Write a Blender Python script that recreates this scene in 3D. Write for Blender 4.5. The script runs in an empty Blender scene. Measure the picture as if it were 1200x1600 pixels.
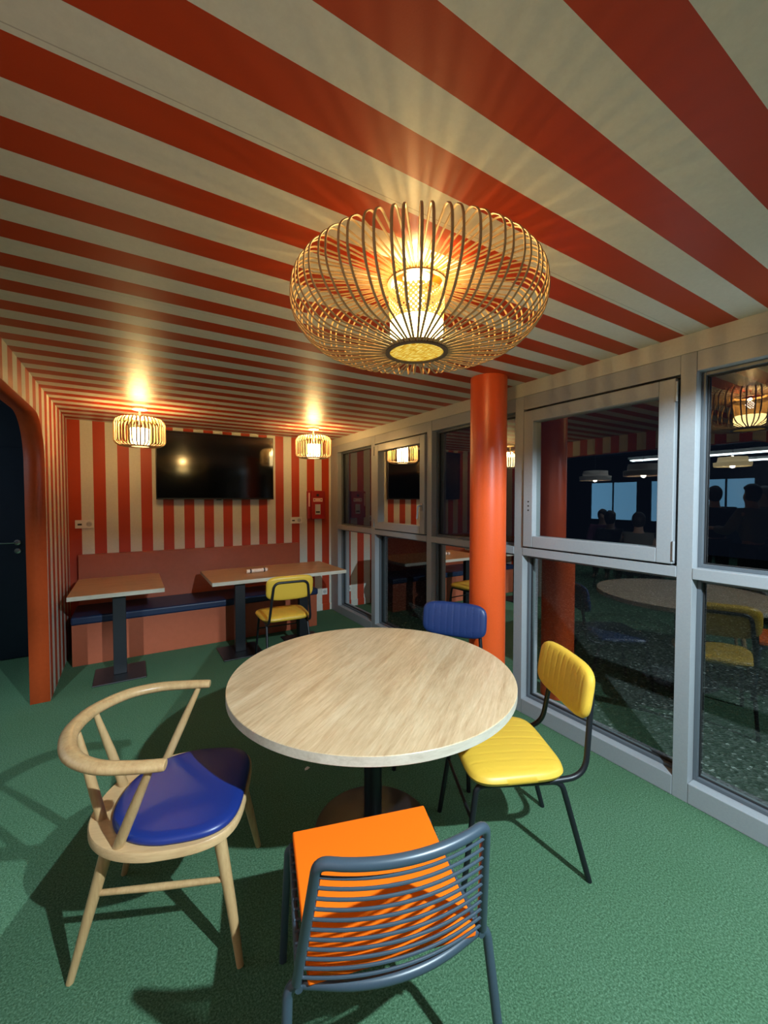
import bpy, bmesh, math, random
from mathutils import Vector, Matrix
random.seed(7)
PI = math.pi
C = bpy.context.scene.collection
S = bpy.context.scene

# ------------------------------------------------------------------ camera, world, exposure
cam_d = bpy.data.cameras.new('camera'); cam = bpy.data.objects.new('camera', cam_d); C.objects.link(cam)
cam_d.sensor_fit = 'VERTICAL'; cam_d.sensor_height = 36.0; cam_d.lens = 641.26 / 1600 * 36.0
cam_d.clip_start = 0.02; cam_d.clip_end = 200
cam.location = (0, 0, 1.55)
yaw, pitch = 0.552065, -0.030343
fw = Vector((math.sin(yaw) * math.cos(pitch), math.cos(yaw) * math.cos(pitch), math.sin(pitch)))
cam.rotation_euler = fw.to_track_quat('-Z', 'Y').to_euler()
S.camera = cam
S.view_settings.view_transform = 'Standard'; S.view_settings.look = 'None'
S.view_settings.gamma = 1; S.view_settings.use_curve_mapping = False
S.view_settings.exposure = 0.0
w = bpy.data.worlds.new('night_sky'); S.world = w; w.use_nodes = True
w.node_tree.nodes['Background'].inputs[0].default_value = (0.02, 0.03, 0.06, 1)
w.node_tree.nodes['Background'].inputs[1].default_value = 0.12

def lamp(name, kind, loc, power, color, radius=0.03, rot=None, **kw):
    d = bpy.data.lights.new(name, kind); d.energy = power; d.color = color
    if kind in ('POINT', 'SPOT'): d.shadow_soft_size = radius
    for k, v in kw.items(): setattr(d, k, v)
    o = bpy.data.objects.new(name, d); C.objects.link(o); o.location = loc
    if rot: o.rotation_euler = rot
    return o
COOL = (0.72, 0.90, 1.0); WARM = (1.0, 0.64, 0.22)
# spotlight of the dining hall behind the photographer: the key light of the picture
KEY = Vector((1.04, -0.65, 2.455))
lamp('spotlight_bulb', 'SPOT', KEY, 570, COOL, 0.022, (Vector((1.0, 2.6, 0.4)) - KEY).to_track_quat('-Z', 'Y').to_euler(),
     spot_size=math.radians(165), spot_blend=0.6)
# second spotlight of the hall, shining through the arched opening from the left
KEY2 = Vector((-2.1, -1.95, 2.62))
lamp('spotlight_bulb', 'SPOT', KEY2, 1100, COOL, 0.022, (Vector((-.50, 2.15, 0.0)) - KEY2).to_track_quat('-Z', 'Y').to_euler(),
     spot_size=math.radians(30), spot_blend=0.5)
# area lamps added as soft cool ambient fill for the dining hall, no fixtures
lamp('hall_fill_light', 'AREA', (-4.2, 3.6, 2.86), 75, (0.55, 0.8, 1.0), rot=(0, 0, 0), shape='RECTANGLE', size=4.0, size_y=4.0)
lamp('hall_fill_light', 'AREA', (-1.6, -3.6, 2.86), 8, (0.75, 0.88, 1.0), rot=(0, 0, 0), shape='RECTANGLE', size=5.0, size_y=2.5)

# ------------------------------------------------------------------ materials
def mat(name, col=(.5, .5, .5), rough=.5, metal=0.0, spec=0.5, coat=0.0, coat_r=.1, emis=None, es=0):
    m = bpy.data.materials.new(name); m.use_nodes = True
    b = m.node_tree.nodes['Principled BSDF']
    b.inputs['Base Color'].default_value = (*col, 1); b.inputs['Roughness'].default_value = rough
    b.inputs['Metallic'].default_value = metal; b.inputs['Specular IOR Level'].default_value = spec
    b.inputs['Coat Weight'].default_value = coat; b.inputs['Coat Roughness'].default_value = coat_r
    if emis:
        b.inputs['Emission Color'].default_value = (*emis, 1); b.inputs['Emission Strength'].default_value = es
    return m
def N(m, t, **kw):
    n = m.node_tree.nodes.new(t)
    for k, v in kw.items(): setattr(n, k, v)
    return n
def L(m, a, b): m.node_tree.links.new(a, b)
def bsdf(m): return m.node_tree.nodes['Principled BSDF']
def math_n(m, op, a, b=None):
    n = N(m, 'ShaderNodeMath', operation=op)
    for i, v in enumerate((a, b)):
        if v is None: continue
        if isinstance(v, (int, float)): n.inputs[i].default_value = v
        else: L(m, v, n.inputs[i])
    return n.outputs[0]
def mixc(m, fac, a, b, blend='MIX'):
    n = N(m, 'ShaderNodeMix', data_type='RGBA', blend_type=blend)
    if isinstance(fac, (int, float)): n.inputs[0].default_value = fac
    else: L(m, fac, n.inputs[0])
    for i, v in ((6, a), (7, b)):
        if isinstance(v, tuple): n.inputs[i].default_value = (*v, 1)
        else: L(m, v, n.inputs[i])
    return n.outputs[2]
def noise(m, vec, scale, detail=4, rough=.5, dist=0.0):
    n = N(m, 'ShaderNodeTexNoise'); n.inputs['Scale'].default_value = scale; n.inputs['Detail'].default_value = detail
    n.inputs['Roughness'].default_value = rough; n.inputs['Distortion'].default_value = dist
    if vec is not None: L(m, vec, n.inputs['Vector'])
    return n
def ramp(m, fac, stops):
    n = N(m, 'ShaderNodeValToRGB'); e = n.color_ramp.elements
    while len(e) < len(stops): e.new(.5)
    for i, (p, c) in enumerate(stops): e[i].position = p; e[i].color = (*c, 1) if len(c) == 3 else c
    L(m, fac, n.inputs[0]); return n.outputs[0]
def bump(m, h, strength=.2, dist=.002):
    n = N(m, 'ShaderNodeBump'); n.inputs['Strength'].default_value = strength; n.inputs['Distance'].default_value = dist
    L(m, h, n.inputs['Height']); L(m, n.outputs[0], bsdf(m).inputs['Normal'])

CREAM = (0.61, 0.60, 0.52); RED = (0.40, 0.031, 0.0009)
STRIPE_Y0, STRIPE_W = 0.771146, 0.1088875
def stripe_mat(name, axis, off, wid, rough, seams=(), coat=0.0):
    m = mat(name, CREAM, rough, coat=coat, coat_r=.28)
    g = N(m, 'ShaderNodeNewGeometry'); sp = N(m, 'ShaderNodeSeparateXYZ'); L(m, g.outputs['Position'], sp.inputs[0])
    a = sp.outputs[axis]
    t = math_n(m, 'DIVIDE', math_n(m, 'SUBTRACT', a, off), wid * 2)
    fr = math_n(m, 'SUBTRACT', t, math_n(m, 'FLOOR', t))
    isred = math_n(m, 'LESS_THAN', fr, .5)
    nz = noise(m, g.outputs['Position'], 60, 5, .6)
    cr = mixc(m, ramp(m, nz.outputs[0], [(.35, (0, 0, 0)), (.7, (1, 1, 1))]), tuple(c * .93 for c in CREAM), CREAM)
    col = mixc(m, isred, cr, RED)
    for s in seams:
        d = math_n(m, 'ABSOLUTE', math_n(m, 'SUBTRACT', a, s)); k = math_n(m, 'LESS_THAN', d, .0014)
        col = mixc(m, math_n(m, 'MULTIPLY', k, .45), col, (.12, .1, .08))
    L(m, col, bsdf(m).inputs['Base Color'])
    n2 = noise(m, g.outputs['Position'], 260, 3)
    bump(m, n2.outputs[0], .12, .001)
    return m
M = {}
M['ceil'] = stripe_mat('striped_ceiling_board', 1, STRIPE_Y0, STRIPE_W, .42, seams=(.973, 1.993, 3.013), coat=.0)
bsdf(M['ceil']).inputs['Specular IOR Level'].default_value = .42
M['wall_l'] = stripe_mat('striped_side_wall', 1, STRIPE_Y0, STRIPE_W, .45)
M['wall_b'] = stripe_mat('striped_back_wall', 0, -.552, .1080, .5)

def simple_noise_mat(name, c1, c2, scale, rough, b=.1, bd=.002, **kw):
    m = mat(name, c1, rough, **kw); g = N(m, 'ShaderNodeNewGeometry')
    n = noise(m, g.outputs['Position'], scale, 5, .6)
    L(m, mixc(m, ramp(m, n.outputs[0], [(.35, (0, 0, 0)), (.68, (1, 1, 1))]), c1, c2), bsdf(m).inputs['Base Color'])
    if b: bump(m, n.outputs[0], b, bd)
    return m
M['carpet'] = mat('green_carpet', (.1, .25, .13), .95, spec=.1)
def _carpet(m):
    g = N(m, 'ShaderNodeNewGeometry')
    a = noise(m, g.outputs['Position'], 150, 3, .8); b_ = noise(m, g.outputs['Position'], 2.2, 3, .5)
    c = ramp(m, a.outputs[0], [(.30, (.026, .072, .036)), (.5, (.074, .160, .088)), (.72, (.175, .315, .20))])
    c = mixc(m, ramp(m, b_.outputs[0], [(.3, (0, 0, 0)), (.7, (1, 1, 1))]), c, (.9, .95, .9), 'MULTIPLY')
    L(m, c, bsdf(m).inputs['Base Color']); bump(m, a.outputs[0], .8, .006)
_carpet(M['carpet'])
M['frame'] = simple_noise_mat('grey_aluminium_frame', (.285, .30, .315), (.265, .28, .295), 90, .34, .05, .0006)
M['plaster'] = simple_noise_mat('pale_painted_beam', (.43, .42, .38), (.40, .39, .35), 70, .55, .1, .001)
M['orange_paint'] = simple_noise_mat('orange_red_paint', (.62, .085, .018), (.58, .075, .015), 30, .38, .05, .001)
M['column'] = simple_noise_mat('orange_column_paint', (.70, .085, .012), (.64, .075, .010), 160, .36, .10, .001)
M['terracotta'] = simple_noise_mat('terracotta_panel', (.37, .085, .036), (.34, .078, .032), 20, .42, .03, .001)
M['navy_paint'] = simple_noise_mat('dark_navy_paint', (.006, .012, .026), (.007, .014, .03), 10, .4, .02)
M['black'] = mat('black_powder_coat', (.007, .008, .011), .42)
M['bead'] = mat('dark_grey_glazing_bead', (.09, .105, .12), .35)
M['gap'] = mat('black_rubber_seal', (.006, .006, .007), .6)
M['blue_leather'] = simple_noise_mat('navy_blue_leather', (.010, .030, .20), (.009, .026, .17), 500, .36, .12, .0006)
M['navy_vinyl'] = simple_noise_mat('navy_vinyl', (.007, .020, .062), (.006, .016, .052), 400, .45, .1, .0006)
M['blue_vinyl'] = simple_noise_mat('dark_blue_vinyl', (.012, .032, .125), (.010, .027, .105), 500, .42, .12, .0006)
M['yellow'] = simple_noise_mat('mustard_yellow_vinyl', (.74, .46, .050), (.70, .42, .042), 500, .42, .10, .0006)
M['orange_felt'] = simple_noise_mat('bright_orange_felt', (1.0, .17, .004), (.93, .15, .004), 700, .9, .2, .0008, spec=.15)
M['steel_blue'] = simple_noise_mat('slate_blue_metal', (.040, .062, .084), (.036, .056, .076), 300, .36, .05, .0004)
M['white_plastic'] = mat('white_plastic', (.7, .68, .62), .4)
M['dark_plastic'] = mat('dark_socket_hole', (.02, .02, .02), .5)
M['red_plastic'] = mat('red_plastic', (.33, .014, .012), .35)
M['label'] = mat('pale_label', (.7, .45, .38), .6)
M['label_grey'] = mat('grey_label', (.45, .45, .43), .5)
M['chrome'] = mat('brushed_steel', (.55, .56, .56), .25, metal=1)
M['tv_body'] = mat('black_tv_plastic', (.01, .01, .011), .35)
M['tv_screen'] = mat('glossy_black_screen', (.0015, .0018, .0025), .09, spec=.75)
M['white_paint'] = mat('white_canopy_paint', (.75, .68, .52), .5)
M['paper'] = simple_noise_mat('rolled_paper', (.80, .55, .42), (.9, .78, .62), 60, .7, .05)
M['gravel'] = mat('dark_gravel', (.1, .1, .1), .9)
def _gr(m):
    g = N(m, 'ShaderNodeNewGeometry')
    v = N(m, 'ShaderNodeTexVoronoi'); v.inputs['Scale'].default_value = 55; L(m, g.outputs['Position'], v.inputs['Vector'])
    sp = N(m, 'ShaderNodeSeparateColor'); L(m, v.outputs['Color'], sp.inputs[0])
    L(m, ramp(m, sp.outputs[0], [(0, (.03, .033, .03)), (.6, (.105, .11, .10)), (.93, (.16, .16, .15)), (1, (.55, .55, .52))]), bsdf(m).inputs['Base Color'])
    bump(m, v.outputs['Distance'], 1, .012)
_gr(M['gravel'])

def wood(name, direction, cols, scale=1.0, rough=.42, knots=False):
    """grain runs along direction (object space)"""
    m = mat(name, cols[1], rough); tc = N(m, 'ShaderNodeTexCoord'); mp = N(m, 'ShaderNodeMapping')
    ang = math.atan2(direction[1], direction[0])
    mp0 = N(m, 'ShaderNodeMapping'); mp0.inputs['Rotation'].default_value = (0, 0, -ang); L(m, tc.outputs['Object'], mp0.inputs[0])
    if len(direction) > 2 and direction[2]: mp.inputs['Scale'].default_value = (9 * scale, 9 * scale, .8 * scale)
    else: mp.inputs['Scale'].default_value = (.9 * scale, 9 * scale, 9 * scale)
    L(m, mp0.outputs[0], mp.inputs[0])
    n1 = noise(m, mp.outputs[0], 1.6, 6, .62, .7); n2 = noise(m, mp.outputs[0], 9, 5, .7, .3); n3 = noise(m, mp0.outputs[0], 2.0 * scale, 3, .5)
    c = ramp(m, n1.outputs[0], [(.28, cols[0]), (.5, cols[1]), (.72, cols[2])])
    c = mixc(m, .45, c, ramp(m, n2.outputs[0], [(.3, cols[0]), (.55, cols[1]), (.75, cols[2])]))
    c = mixc(m, math_n(m, 'MULTIPLY', ramp(m, n3.outputs[0], [(.45, (0, 0, 0)), (.8, (1, 1, 1))]), .35), c, cols[0])
    if knots:
        mk = N(m, 'ShaderNodeMapping'); mk.inputs['Scale'].default_value = (2.2, 7, 7); L(m, mp0.outputs[0], mk.inputs[0])
        wv = noise(m, mp0.outputs[0], 7, 3); mx = N(m, 'ShaderNodeMix', data_type='VECTOR'); mx.inputs[0].default_value = .16
        L(m, mk.outputs[0], mx.inputs[4]); L(m, wv.outputs['Color'], mx.inputs[5])
        v = N(m, 'ShaderNodeTexVoronoi'); v.inputs['Scale'].default_value = 1.0; v.inputs['Randomness'].default_value = 1; L(m, mx.outputs[1], v.inputs['Vector'])
        k = ramp(m, v.outputs['Distance'], [(0.0, (1, 1, 1)), (.05, (.8, .8, .8)), (.13, (0, 0, 0))])
        c = mixc(m, math_n(m, 'MULTIPLY', k, .75), c, (.20, .11, .05))
        st = noise(m, mp.outputs[0], 3.3, 3, .5, .4)
        c = mixc(m, math_n(m, 'MULTIPLY', ramp(m, st.outputs[0], [(.56, (0, 0, 0)), (.66, (1, 1, 1))]), .34), c, (.42, .24, .12))
    L(m, c, bsdf(m).inputs['Base Color']); bump(m, n2.outputs[0], .06, .0008)
    return m
M['oak_round'] = wood('pale_oak_laminate', (.81, .586), [(.36, .22, .105), (.61, .44, .255), (.75, .60, .39)], 1.5, .40, True)
M['oak_table'] = wood('warm_oak_laminate', (1, 0), [(.33, .165, .065), (.50, .285, .13), (.60, .38, .19)], 1.3, .38)
M['ply_edge'] = wood('pale_ply_edge', (1, 0), [(.42, .36, .27), (.60, .54, .43), (.68, .62, .5)], 1.2, .5)
M['beech'] = wood('pale_beech_wood', (0, 0, 1), [(.38, .215, .088), (.53, .34, .155), (.62, .42, .21)], 1.6, .36)
M['beech_seat'] = wood('pale_beech_seat', (1, 0), [(.46, .28, .13), (.61, .40, .195), (.68, .47, .25)], 1.6, .38)
M['bamboo'] = simple_noise_mat('bamboo_strip', (.50, .34, .16), (.42, .27, .12), 60, .5, .1, .0005)
M['cane_ring'] = mat('dark_cane_rim', (.16, .11, .07), .6)

def glow(name, col, strength, base=(.8, .7, .5)):
    m = mat(name, base, .8, emis=col, es=strength); return m
M['diffuser_big'] = glow('glowing_linen_diffuser', (1.0, .72, .26), 17.0)
M['disc_big'] = mat('glowing_linen_disc', (.5, .32, .05), .9)
def _disc(m):
    tc = N(m, 'ShaderNodeTexCoord'); 
    mp = N(m, 'ShaderNodeMapping'); mp.inputs['Scale'].default_value = (25, 220, 1); L(m, tc.outputs['Object'], mp.inputs[0])
    mp2 = N(m, 'ShaderNodeMapping'); mp2.inputs['Scale'].default_value = (220, 25, 1); L(m, tc.outputs['Object'], mp2.inputs[0])
    a = noise(m, mp.outputs[0], 1, 3); b_ = noise(m, mp2.outputs[0], 1, 3)
    s = math_n(m, 'ADD', a.outputs[0], b_.outputs[0])
    c = ramp(m, math_n(m, 'MULTIPLY', s, .5), [(.43, (.50, .22, .004)), (.5, (.85, .50, .03)), (.57, (1.0, .85, .22))])
    L(m, c, bsdf(m).inputs['Emission Color']); bsdf(m).inputs['Emission Strength'].default_value = .8
_disc(M['disc_big'])
M['diffuser_small'] = glow('glowing_small_diffuser', (1.0, .74, .34), 20.0)
M['disc_small'] = glow('glowing_small_disc', (1.0, .78, .36), 1.4)
M['tube_glow'] = glow('cool_tube_glow', (.75, .92, 1.0), 22.0)
M['bulb_glow'] = glow('white_bulb_glow', (1.0, .95, .85), 20.0)
M['screen_glow'] = glow('pale_blue_projection', (.50, .80, .95), 3.0)
M['winlit'] = glow('lit_blue_window', (.13, .36, .60), 3.4)
# woven band with open mesh
M['woven'] = mat('woven_cane_band', (.60, .38, .12), .6)
def _wov(m):
    nt = m.node_tree; tc = N(m, 'ShaderNodeTexCoord'); sp = N(m, 'ShaderNodeSeparateXYZ'); L(m, tc.outputs['Object'], sp.inputs[0])
    ang = math_n(m, 'ARCTAN2', sp.outputs[1], sp.outputs[0])
    u = math_n(m, 'SINE', math_n(m, 'MULTIPLY', ang, 36)); v = math_n(m, 'SINE', math_n(m, 'MULTIPLY', sp.outputs[2], 2 * PI / .018))
    hole = math_n(m, 'GREATER_THAN', math_n(m, 'MULTIPLY', u, v), .42)
    t = N(m, 'ShaderNodeBsdfTransparent'); mx = N(m, 'ShaderNodeMixShader')
    L(m, hole, mx.inputs[0]); L(m, bsdf(m).outputs[0], mx.inputs[1]); L(m, t.outputs[0], mx.inputs[2])
    L(m, mx.outputs[0], nt.nodes['Material Output'].inputs['Surface'])
    bsdf(m).inputs['Emission Color'].default_value = (1, .5, .1, 1); bsdf(m).inputs['Emission Strength'].default_value = 1.3
_wov(M['woven'])
# double glazing: clear pane with a fresnel reflection
M['glass'] = bpy.data.materials.new('double_glazing'); M['glass'].use_nodes = True
def _gl(m, gain=1.35, base=.045, tint=(.78, .85, .82)):
    nt = m.node_tree; nt.nodes.remove(bsdf(m))
    t = N(m, 'ShaderNodeBsdfTransparent'); t.inputs[0].default_value = (*tint, 1)
    g = N(m, 'ShaderNodeBsdfGlossy'); g.inputs['Roughness'].default_value = 0.0; g.inputs[0].default_value = (1, 1, 1, 1)
    f = N(m, 'ShaderNodeFresnel'); f.inputs[0].default_value = 1.5
    k = math_n(m, 'MULTIPLY_ADD', f.outputs[0], gain); k.node.inputs[2].default_value = base
    k2 = math_n(m, 'MINIMUM', k, .9)
    mx = N(m, 'ShaderNodeMixShader'); L(m, k2, mx.inputs[0]); L(m, t.outputs[0], mx.inputs[1]); L(m, g.outputs[0], mx.inputs[2])
    L(m, mx.outputs[0], nt.nodes['Material Output'].inputs['Surface'])
_gl(M['glass'])

# ------------------------------------------------------------------ mesh helpers
def finish(name, bm, m, parent=None, smooth=False, bevel=0, loc=None, seg=2):
    bmesh.ops.recalc_face_normals(bm, faces=bm.faces)
    me = bpy.data.meshes.new(name); bm.to_mesh(me); bm.free()
    for x in (m if isinstance(m, (list, tuple)) else [m]): me.materials.append(x)
    o = bpy.data.objects.new(name, me); C.objects.link(o)
    if smooth:
        me.polygons.foreach_set('use_smooth', [True] * len(me.polygons))
        if smooth != 'all': me.set_sharp_from_angle(angle=math.radians(40))
    if bevel:
        b = o.modifiers.new('bevel', 'BEVEL'); b.width = bevel; b.segments = seg; b.limit_method = 'ANGLE'
    if parent is not None: o.parent = parent
    if loc is not None: o.location = loc
    return o
def box(bm, x0, x1, y0, y1, z0, z1, mi=0):
    v = [bm.verts.new((x, y, z)) for x in (x0, x1) for y in (y0, y1) for z in (z0, z1)]
    for f in ((0, 1, 3, 2), (4, 6, 7, 5), (0, 4, 5, 1), (2, 3, 7, 6), (0, 2, 6, 4), (1, 5, 7, 3)):
        bm.faces.new([v[i] for i in f]).material_index = mi
    return v
def boxo(name, dims, m, parent=None, bevel=0, **kw):
    bm = bmesh.new(); box(bm, *dims); return finish(name, bm, m, parent, bevel=bevel, **kw)
def frame_along(pts, closed=False):
    n = len(pts); fr = []; up = None
    for i in range(n):
        if closed: t = (pts[(i + 1) % n] - pts[i - 1])
        else: t = (pts[min(i + 1, n - 1)] - pts[max(i - 1, 0)])
        t = t.normalized()
        if up is None:
            a = Vector((0, 0, 1)) if abs(t.z) < .9 else Vector((1, 0, 0))
            up = (a - t * a.dot(t)).normalized()
        else:
            up = (up - t * up.dot(t)); up = up.normalized() if up.length > 1e-6 else Vector((0, 0, 1))
        fr.append((t, up, t.cross(up)))
    return fr
def tube(bm, pts, r, seg=10, closed=False, flat=None, mi=0, fixed_up=None):
    """sweep; r a number or list; flat=(a,b) gives an elliptic/strip section"""
    pts = [Vector(p) for p in pts]; n = len(pts)
    rr = r if isinstance(r, (list, tuple)) else [r] * n
    fr = frame_along(pts, closed); rings = []
    for i, p in enumerate(pts):
        t, u, s = fr[i]
        if fixed_up is not None:
            s = t.cross(Vector(fixed_up)).normalized(); u = s.cross(t)
        ring = []
        for k in range(seg):
            a = 2 * PI * k / seg; ca, sa = math.cos(a), math.sin(a)
            ru, rs = (flat[0], flat[1]) if flat else (1, 1)
            ring.append(bm.verts.new(p + (u * ca * ru + s * sa * rs) * rr[i]))
        rings.append(ring)
    for i in range(n if closed else n - 1):
        a, b_ = rings[i], rings[(i + 1) % n]
        for k in range(seg):
            bm.faces.new((a[k], a[(k + 1) % seg], b_[(k + 1) % seg], b_[k])).material_index = mi
    if not closed:
        bm.faces.new(rings[0][::-1]).material_index = mi; bm.faces.new(rings[-1]).material_index = mi
def fillet(pts, rad, n=6):
    pts = [Vector(p) for p in pts]; out = [pts[0]]
    rads = rad if isinstance(rad, (list, tuple)) else [rad] * (len(pts) - 2)
    for i in range(1, len(pts) - 1):
        a, p, b_ = pts[i - 1], pts[i], pts[i + 1]; d1 = (a - p); d2 = (b_ - p)
        r_ = min(rads[i - 1], d1.length * .49, d2.length * .49)
        s, e = p + d1.normalized() * r_, p + d2.normalized() * r_
        for k in range(n + 1):
            t = k / n; out.append(s * (1 - t) ** 2 + p * 2 * t * (1 - t) + e * t * t)
    out.append(pts[-1]); return out
def catmull(P, n=8):
    P = [Vector(p) for p in P]; out = []
    for i in range(len(P) - 1):
        p0 = P[max(i - 1, 0)]; p1 = P[i]; p2 = P[i + 1]; p3 = P[min(i + 2, len(P) - 1)]
        for k in range(n):
            t = k / n
            out.append(.5 * ((2 * p1) + (p2 - p0) * t + (2 * p0 - 5 * p1 + 4 * p2 - p3) * t * t + (3 * p1 - p0 - 3 * p2 + p3) * t ** 3))
    out.append(P[-1]); return out
def tubeo(name, pts, r, m, parent=None, seg=12, **kw):
    bm = bmesh.new(); tube(bm, pts, r, seg, **kw); return finish(name, bm, m, parent, smooth=True)
def lathe(bm, prof, seg=48, c=(0, 0), mi=0):
    rings = []
    for r, z in prof:
        if r < 1e-5: rings.append([bm.verts.new((c[0], c[1], z))])
        else: rings.append([bm.verts.new((c[0] + r * math.cos(2 * PI * k / seg), c[1] + r * math.sin(2 * PI * k / seg), z)) for k in range(seg)])
    for a, b_ in zip(rings, rings[1:]):
        for k in range(seg):
            k2 = (k + 1) % seg
            if len(a) == 1 and len(b_) == 1: continue
            if len(a) == 1: f = bm.faces.new((a[0], b_[k], b_[k2]))
            elif len(b_) == 1: f = bm.faces.new((a[k], a[k2], b_[0]))
            else: f = bm.faces.new((a[k], a[k2], b_[k2], b_[k]))
            f.material_index = mi
def latheo(name, prof, m, parent=None, seg=48, c=(0, 0), smooth=True, **kw):
    bm = bmesh.new(); lathe(bm, prof, seg, c); return finish(name, bm, m, parent, smooth=smooth, **kw)
def pad(bm, W, D, T, groove=0, gw=.0022, gd=.0022, p=5.0, crown=.0, nx=72, ny=48, inset=.0, side_p=2.6, taper=0.0):
    """upholstered pad lying in XY, centre at origin, channel stitching running along Y"""
    def pt(u, v, s):
        r = max(abs(u), abs(v)); 
        if r < 1e-6: x = y = 0; ro = 0
        else:
            # square -> rounded square
            L_ = (abs(u) ** p + abs(v) ** p) ** (1 / p); k = r / L_; x = u * k; y = v * k; ro = r
        edge = (1 - min(1, ro) ** 10) ** .5
        z = s * T / 2 * edge + (crown * (1 - x * x) * (1 - y * y) if s > 0 else 0)
        xx = x * W / 2 * (1 + taper * y); yy = y * D / 2
        if groove and s > 0 and ro < .93:
            q = (xx / groove) % 1.0; q = min(q, 1 - q) * groove
            z -= gd * math.exp(-(q / gw) ** 2) * (1 if abs(x) < .9 else 0)
        return (xx, yy, z)
    def g(i, n): 
        t = -1 + 2 * i / n; return math.copysign(1 - (1 - abs(t)) ** 1.0, t)
    def gr(t): return math.sin(t * PI / 2) * .55 + t * .45
    for s in (1, -1):
        V = [[None] * (ny + 1) for _ in range(nx + 1)]
        for i in range(nx + 1):
            for j in range(ny + 1):
                u = -1 + 2 * i / nx; v = gr(-1 + 2 * j / ny)
                if abs(u) > .999: u = math.copysign(1, u)
                V[i][j] = bm.verts.new(pt(u, v, s))
        for i in range(nx):
            for j in range(ny):
                q = (V[i][j], V[i + 1][j], V[i + 1][j + 1], V[i][j + 1])
                bm.faces.new(q if s > 0 else q[::-1])
    bmesh.ops.remove_doubles(bm, verts=bm.verts, dist=1e-5)
def thing(name, label, cat, loc=(0, 0, 0), rz=0, group=None):
    o = bpy.data.objects.new(name, None); C.objects.link(o); o.location = loc; o.rotation_euler = (0, 0, rz)
    o.empty_display_size = .05
    o['label'] = label; o['category'] = cat
    if group: o['group'] = group
    return o
def tag(o, label, cat, group=None):
    o['label'] = label; o['category'] = cat
    if group: o['group'] = group
    return o
def struct(o): o['kind'] = 'structure'; return o
def dup(root, loc, rz, label, group=None):
    r = root.copy(); C.objects.link(r); r.location = loc; r.rotation_euler = (0, 0, rz); r['label'] = label
    if group: r['group'] = group
    for ch in list(root.children):
        c = ch.copy(); C.objects.link(c); c.parent = r
        for g in ch.children:
            d = g.copy(); C.objects.link(d); d.parent = c
    return r

# ------------------------------------------------------------------ room shell
XL, XW, YB, H = -.552, 2.392, 5.312, 2.376
XG = 2.478                       # plane of the fixed glass
YF = -.37                        # where the low striped ceiling ends
HX0, HY0, HY1, HH = -8.6, -6.5, 9.0, 2.95
struct(boxo('floor', (HX0 - .1, XW + .12, HY0 - .1, HY1 + .1, -.06, 0), M['carpet']))
struct(boxo('floor_outside', (XW + .121, 14, -8, 14, -.1, -.03), M['gravel']))
struct(boxo('ceiling', (XL - .122, XW + .1, YF, YB + .1, H, H + .07), M['ceil']))
# back wall with door wall beyond the arch
struct(boxo('wall_back', (XL - .002, XW + .1, YB, YB + .12, 0, H), M['wall_b']))
# left wall with an arched opening
yo0, yo1, zo, ra = 1.33, 4.0, 2.165, .34
def arch_z(y):
    d = min(y - yo0, yo1 - y)
    if d <= 0: return 0
    if d < ra: return zo - ra + math.sqrt(max(0, ra * ra - (ra - d) ** 2))
    return zo
ys = [YF, yo0] + [yo0 + ra * (1 - math.cos(k * PI / 2 / 12)) for k in range(1, 13)] + [yo1 - ra * (1 - math.cos(k * PI / 2 / 12)) for k in range(12, 0, -1)] + [yo1, YB]
bm = bmesh.new()
XA = XL - .122
for a, b_ in zip(ys, ys[1:]):
    solid = (b_ <= yo0 + 1e-6 or a >= yo1 - 1e-6)
    za = 0 if solid else (arch_z(a) if arch_z(a) > 0 else zo - ra); zb = 0 if solid else (arch_z(b_) if arch_z(b_) > 0 else zo - ra)
    for x in (XL, XA):
        bm.faces.new([bm.verts.new(p) for p in ((x, a, za), (x, b_, zb), (x, b_, H), (x, a, H))])
for y in (YF, YB): bm.faces.new([bm.verts.new(p) for p in ((XL, y, 0), (XA, y, 0), (XA, y, H), (XL, y, H))])
struct(finish('wall_left', bm, M['wall_l']))
bm = bmesh.new(); arc = [(yo0, 0)] + [(y, arch_z(y) if arch_z(y) > 0 else zo - ra) for y in ys[1:-1]] + [(yo1, 0)]
off = .004
n_ = len(arc); outer = []; 
for i, (y, z) in enumerate(arc):
    outer.append((y, z))
for (a, b_) in zip(outer, outer[1:]):
    bm.faces.new([bm.verts.new(p) for p in ((XL, a[0], a[1]), (XA, a[0], a[1]), (XA, b_[0], b_[1]), (XL, b_[0], b_[1]))])
bmesh.ops.remove_doubles(bm, verts=bm.verts, dist=1e-5)
ar = finish('trim_1', bm, M['orange_paint'], smooth=True); struct(ar)
sm = ar.modifiers.new('s', 'SOLIDIFY'); sm.thickness = .006; sm.offset = 0
# navy door wall seen through the arch
struct(boxo('wall_hall_back', (-2.6, XL - .003, 5.29, 5.40, 0, HH), M['navy_paint']))
struct(boxo('wall_hall_return', (-2.7, -2.6, 5.29, HY1, 0, HH), M['navy_paint']))
dr = thing('door_1', '', 'door'); del dr['label']; del dr['category']; struct(dr)
dr.location = (-1.28, 5.29, 0)
boxo('door_leaf', (-.44, .50, -.045, -.004, .006, 2.05), M['navy_paint'], dr, .003)
bm2 = bmesh.new(); lathe(bm2, [(0, 0), (.026, 0), (.026, .008), (.010, .01), (.010, .045), (0, .045)], 24)
bmesh.ops.rotate(bm2, verts=bm2.verts, cent=(0, 0, 0), matrix=Matrix.Rotation(PI / 2, 3, 'X'))
tube(bm2, fillet([(0, -.035, 0), (0, -.05, 0), (-.135, -.05, 0)], .012), .009, 10)
finish('door_handle', bm2, M['chrome'], dr, smooth=True, loc=(.335, -.047, 1.135))
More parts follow.
